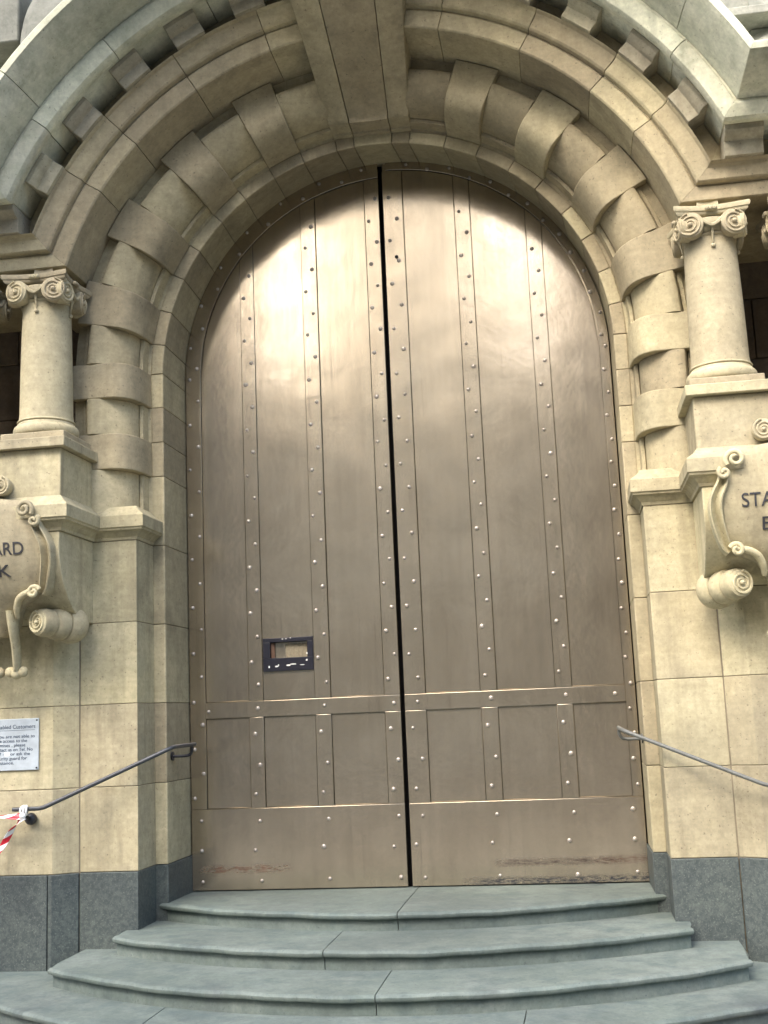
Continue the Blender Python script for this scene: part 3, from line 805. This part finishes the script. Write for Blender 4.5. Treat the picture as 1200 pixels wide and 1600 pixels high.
for (x, z, w_, h_) in ((-.742, 1.166, .010, .016), (-.70, 1.168, .022, .012), (-.69, 1.175, .008, .01), (-.635, 1.172, .03, .009), (-.607, 1.177, .05, .008), (-.56, 1.171, .028, .006), (-.533, 1.196, .014, .016), (-.531, 1.232, .008, .012), (-.665, 1.3145, .012, .006), (-.645, 1.315, .014, .005), (-.62, 1.318, .008, .005)):
    n = 7; ring = [(x+w_*.5*random.uniform(.6, 1.1)*math.cos(2*math.pi*i/n), z+h_*.5*random.uniform(.6, 1.1)*math.sin(2*math.pi*i/n)) for i in range(n)]
    v, f = loft([[(a, -.0137, b) for a, b in ring], [(a, -.010, b) for a, b in ring]]); mk('paint_chip', v, f, 'chip', sl, smooth=None)
# key hole high on the right leaf
v, f = lathe([(.0005, -.004), (.010, -.003), (.012, .004), (.0005, .005)], 12); mk('key_hole', [(x+.055, z+YS, y+3.43) for x, y, z in v], f, 'void', right)
# solid black block in place of the unlit interior behind the doors
tag(box('interior_dark_block', -2.4, 2.4, .13, 4, GZ, 6.5, 'void'), 'black block standing in for the unlit interior behind the door gap', 'interior')

# ------------------------------------------------------------------ steps
stairs = thing('stone_steps', (0, -1.0, GZ), 'curved grey-green granite steps with rounded nosings below the door', 'steps')
def circ(hw, ye, ym):
    sag = ye-ym; rad = (hw*hw+sag*sag)/(2*sag); return rad, ym+rad
def step(ztop, h, hw, ye, ym, yback, joints):
    rad, yc = circ(hw, ye, ym)
    cuts = [-hw]+joints+[hw]
    st = None
    for a, b in zip(cuts, cuts[1:]):
        a += .002 if a != -hw else 0; b -= .002 if b != hw else 0
        n = max(10, int((b-a)/.022)); rings = []; rn = random.Random(int(ztop*1000)+int(a*10))
        for i in range(n+1):
            x = a+(b-a)*i/n; y = yc-math.sqrt(rad*rad-x*x); nx, ny = x/rad, (y-yc)/rad
            wear = -.0045*math.exp(-((x-.05)/.55)**2)
            chip = max(0, rn.gauss(-.0016, .0017)); wob = .0015*math.sin(x*9+ztop*40)+.0010*math.sin(x*23+ztop*70)+rn.gauss(0, .0004)+wear
            sec = [(-.024, -h-.01), (-.024, -.034), (-.021, -.030), (-.010, -.0295), (-.002, -.026), (.002, -.019), (.002, -.011), (-.003-chip, -.004-chip), (-.010, -.0005), (-.02, 0)]
            ring = [(x+nx*d, y+ny*d, ztop+z+(wob if z > -.06 else 0)) for d, z in sec]
            ring += [(x, y+.10, ztop+wob*.8), (x, min(yback-.02, y+.28), ztop+wob*.3)]
            ring += [(x, yback, ztop), (x, yback, ztop-h-.01)]
            rings.append(ring)
        v, f = loft(rings)
        if st is None: st = mk('step', v, f, 'granite_step', stairs, smooth=35)
        else: mk('step_slab', v, f, 'granite_step', st, smooth=35)
H = .085
step(0, H, 1.262, -.365, -.775, .03, [.02])
step(-H, H, 1.325, -.80, -1.20, -.33, [-.24])
step(-2*H, H, 1.53, -1.05, -1.61, -.55, [.05])
step(-3*H, H, 2.08, -.90, -1.93, -.62, [-.85, .62])

# ------------------------------------------------------------------ handrails
for s, side, mat, desc in ((-1, 'left', 'rail_dark', 'dark grey metal handrail left of the door, with barrier tape tied on'), (1, 'right', 'rail_pale', 'grey metal handrail right of the door, reflected light painted into its colour')):
    h = thing('handrail', (s*1.5, -.7, .45), desc, 'handrail', 'handrails beside the steps')
    pts = [(1.84, -.775, .507), (1.76, -.775, .508), (1.705, -.775, .509), (1.682, -.774, .513), (1.655, -.770, .524), (1.38, -.699, .643), (1.12, -.632, .756), (1.10, -.622, .765), (1.09, -.605, .771), (1.085, -.58, .773), (1.085, -.27, .776)]
    v, f = tube([(s*x, y, z) for x, y, z in pts], .0105 if s < 0 else .0092, 12); mk('rail', v, f, mat, h, smooth=50)
    b = smoothpath([(1.085, -.315, .765), (1.087, -.312, .742), (1.102, -.306, .724), (1.14, -.302, .719), (1.205, -.302, .720)], 5)
    v1 = tube([(s*p.x, p.y, p.z) for p in b], .008, 8)
    pl = lathe([(.0005, 1.198), (.022, 1.197), (.024, 1.19), (.0005, 1.188)], 14); v2 = ([(s*z, y-.302, x+.720) for x, y, z in pl[0]], pl[1])
    mk('bracket', *merge([v1, v2]), 'iron' if s < 0 else mat, h, smooth=50)
    v1 = tube([(s*1.772, -.775, .498), (s*1.774, -.765, .475), (s*1.776, -.735, .458), (s*1.776, -.69, .456)], .009, 8)
    bl = ball_mesh(.030, 14); v2 = ([(x+s*1.776, y-.712, z+.456) for x, y, z in bl[0]], bl[1])
    mk('bracket', *merge([v1, v2]), 'iron' if s < 0 else mat, h, smooth=50)

# barrier tape tied round the left rail
tp = thing('barrier_tape', (-1.79, -.78, .29), 'twisted red and white barrier tape tied to the left handrail end', 'tape')
def ribbon(name, path, w, tw, parent, u0=0.0, k=9.0):
    P = smoothpath(path, 10); V, F, UV = [], [], []; L = 0
    for i, p in enumerate(P):
        t = (P[min(i+1, len(P)-1)]-P[max(i-1, 0)]).normalized()
        if i: L += (p-P[i-1]).length
        a = tw(i/(len(P)-1)); ref = Vector((0, -1, 0)); b = t.cross(ref).normalized(); c = t.cross(b)
        d = b*math.cos(a)+c*math.sin(a); ww = w(i/(len(P)-1)) if callable(w) else w
        for q in (-1, -.33, .33, 1):
            V.append(p+d*ww*q*.5+c*.006*(1-q*q)); UV.append((u0+L*k, (q+1)/2))
    for i in range(len(P)-1):
        for j in range(3): F.append((i*4+j, i*4+j+1, i*4+j+5, i*4+j+4))
    me = bpy.data.meshes.new(name); me.from_pydata([tuple(v) for v in V], [], F)
    ul = me.uv_layers.new(name='UVMap')
    for lp in me.loops: ul.data[lp.index].uv = UV[lp.vertex_index]
    me.shade_smooth(); me.materials.append(M['tape'])
    o = bpy.data.objects.new(name, me); link(o, parent, (0, 0, 0))
    sd = o.modifiers.new('thickness', 'SOLIDIFY'); sd.thickness = .0012
    return o
ribbon('strand', [(-1.775, -.79, .478), (-1.82, -.80, .476), (-1.90, -.80, .478), (-2.05, -.80, .474), (-2.4, -.78, .46)], .035, lambda t: .25+2.2*t, tp, .2)
ribbon('strand', [(-1.782, -.79, .475), (-1.805, -.80, .445), (-1.835, -.805, .405), (-1.868, -.80, .355), (-1.912, -.80, .285), (-1.98, -.79, .12), (-2.02, -.79, -.1), (-2.03, -.80, GZ+.02)], lambda t: .046*(1-.35*math.sin(t*math.pi)), lambda t: .2+6.5*t, tp, .0, 11)
kn = []
for a0 in (0, 1.3, 2.4):
    pts = [(-1.775+.022*math.cos(a0)*math.cos(R(t))*.4, -.779+.021*math.cos(R(t)), .502+.021*math.sin(R(t))) for t in range(0, 361, 30)]
    kn.append(tube([(x+.006*(a0-1), y, z) for x, y, z in pts], .0055, 6))
b = ball_mesh(.016, 10); kn.append(([(x-1.78, y-.795, z+.478) for x, y, z in b[0]], b[1]))
v, f = merge(kn); ko = mk('knot', v, f, None, tp, smooth=60); ko.data.materials.append(M['tape'])

# plaque on the left wall
pq = thing('notice_plaque', (-1.87, -.70, .69), 'metal notice about disabled customers screwed to the left wall', 'sign')
plate = box('plate', -1.995, -1.745, -.699, -.6935, .69, .941, 'plaque', pq, bevel=.0015)
def sign_text(txt, x, z, size, wt=None, align='LEFT'):
    me = text_mesh(txt, size, align, .0004)
    if wt:
        w0 = max(q.co.x for q in me.vertices)-min(q.co.x for q in me.vertices)
        for q in me.vertices: q.co.x *= wt/w0
    for q in me.vertices: q.co = (x+q.co.x, -.6998-q.co.z, z+q.co.y)
    me.materials.append(M['ink']); inst('lettering', me, plate, (0, 0, 0))
sign_text('Disabled Customers', -1.983, .893, .028, .218)
LINES = ['If you are not able to', 'have access to the', 'premises , please', 'contact us on Tel. No', None, 'security guard for', 'assistance.']
for i, t in enumerate(LINES):
    z = .848-.0213*i
    if t: sign_text(t, -1.983, z, .0225, len(t)*.0098)
sign_text('7 -', -1.953, .848-.0213*4, .0225, .026); sign_text('or ask the', -1.893, .848-.0213*4, .0225, .102)
box('sticker', -1.923, -1.897, -.7002, -.6991, .848-.0213*4-.003, .848-.0213*4+.017, 'sticker', plate)
box('underline', -1.983, -1.765, -.6999, -.6991, .884, .8855, 'ink', plate)
for x in (-1.985, -1.755):
    for z in (.70, .931):
        v, f = lathe([(.0005, -.0035), (.004, -.003), (.0045, .001), (.0005, .001)], 10); mk('screw', [(a+x, c-.699, b+z) for a, b, c in v], f, 'iron', plate)

# ------------------------------------------------------------------ buildings across the street, placed and sized to shape sunlight and the doors' reflections
def facing_building(x0, x1, yf, depth, h, mat, floors, bays, label, top=.35):
    b = thing('street_building', ((x0+x1)/2, yf-depth/2, GZ), label, 'building')
    box('wall', x0, x1, yf-depth, yf, GZ-.1, h, mat, b)
    box('cornice', x0-.15, x1+.15, yf-.3, yf+.25, h-top, h+.05, mat, b, bevel=.03)
    fh = (h-top-.4-GZ)/floors; bw = (x1-x0)/bays
    me = None
    for i in range(floors):
        for j in range(bays):
            cx, cz = x0+bw*(j+.5), GZ+.5+fh*i+fh*.5
            if me is None:
                ww, hh = bw*.27, fh*.32
                v, f = merge([boxv(-ww, -ww+.08, 0, .10, -hh, hh), boxv(ww-.08, ww, 0, .10, -hh, hh), boxv(-ww+.08, ww-.08, 0, .10, hh-.08, hh), boxv(-ww-.05, ww+.05, 0, .18, -hh-.1, -hh), boxv(-.03, .03, 0, .08, -hh, hh-.08)])
                me = bpy.data.meshes.new('window'); me.from_pydata(v, [], f); finish(me, 'winframe', None, False)
                pm = bpy.data.meshes.new('pane'); v, f = boxv(-ww+.08, ww-.08, 0, .03, -hh, hh-.08); pm.from_pydata(v, [], f); finish(pm, 'glass', None)
            wo = inst('window', me, b, (cx, yf+.002, cz)); inst('pane', pm, wo, (cx, yf+.002, cz))
    return b
facing_building(-6.43, .86, -19.5, 4, 8.5, 'facade_a', 2, 4, 'low cream rendered building across the street, mirrored in the door')
facing_building(-30, -6.45, -19.5, 3.5, 20, 'facade_b', 6, 12, 'tall dark brick building across the street, sized to shade the left wall')
facing_building(.88, 26, -19.5, 12, 13, 'facade_d', 4, 12, 'grey stone building across the street on the right')
facing_building(-23.6, -2.8, -100, 14, 88, 'facade_c', 22, 7, 'tall pale tower block far behind, its height set to block sun glare on the door')

# ------------------------------------------------------------------ bring everything to metres
for o in scene.objects:
    if o.parent is None and o.type in ('MESH', 'EMPTY'):
        o.location = o.location*S; o.scale = o.scale*S
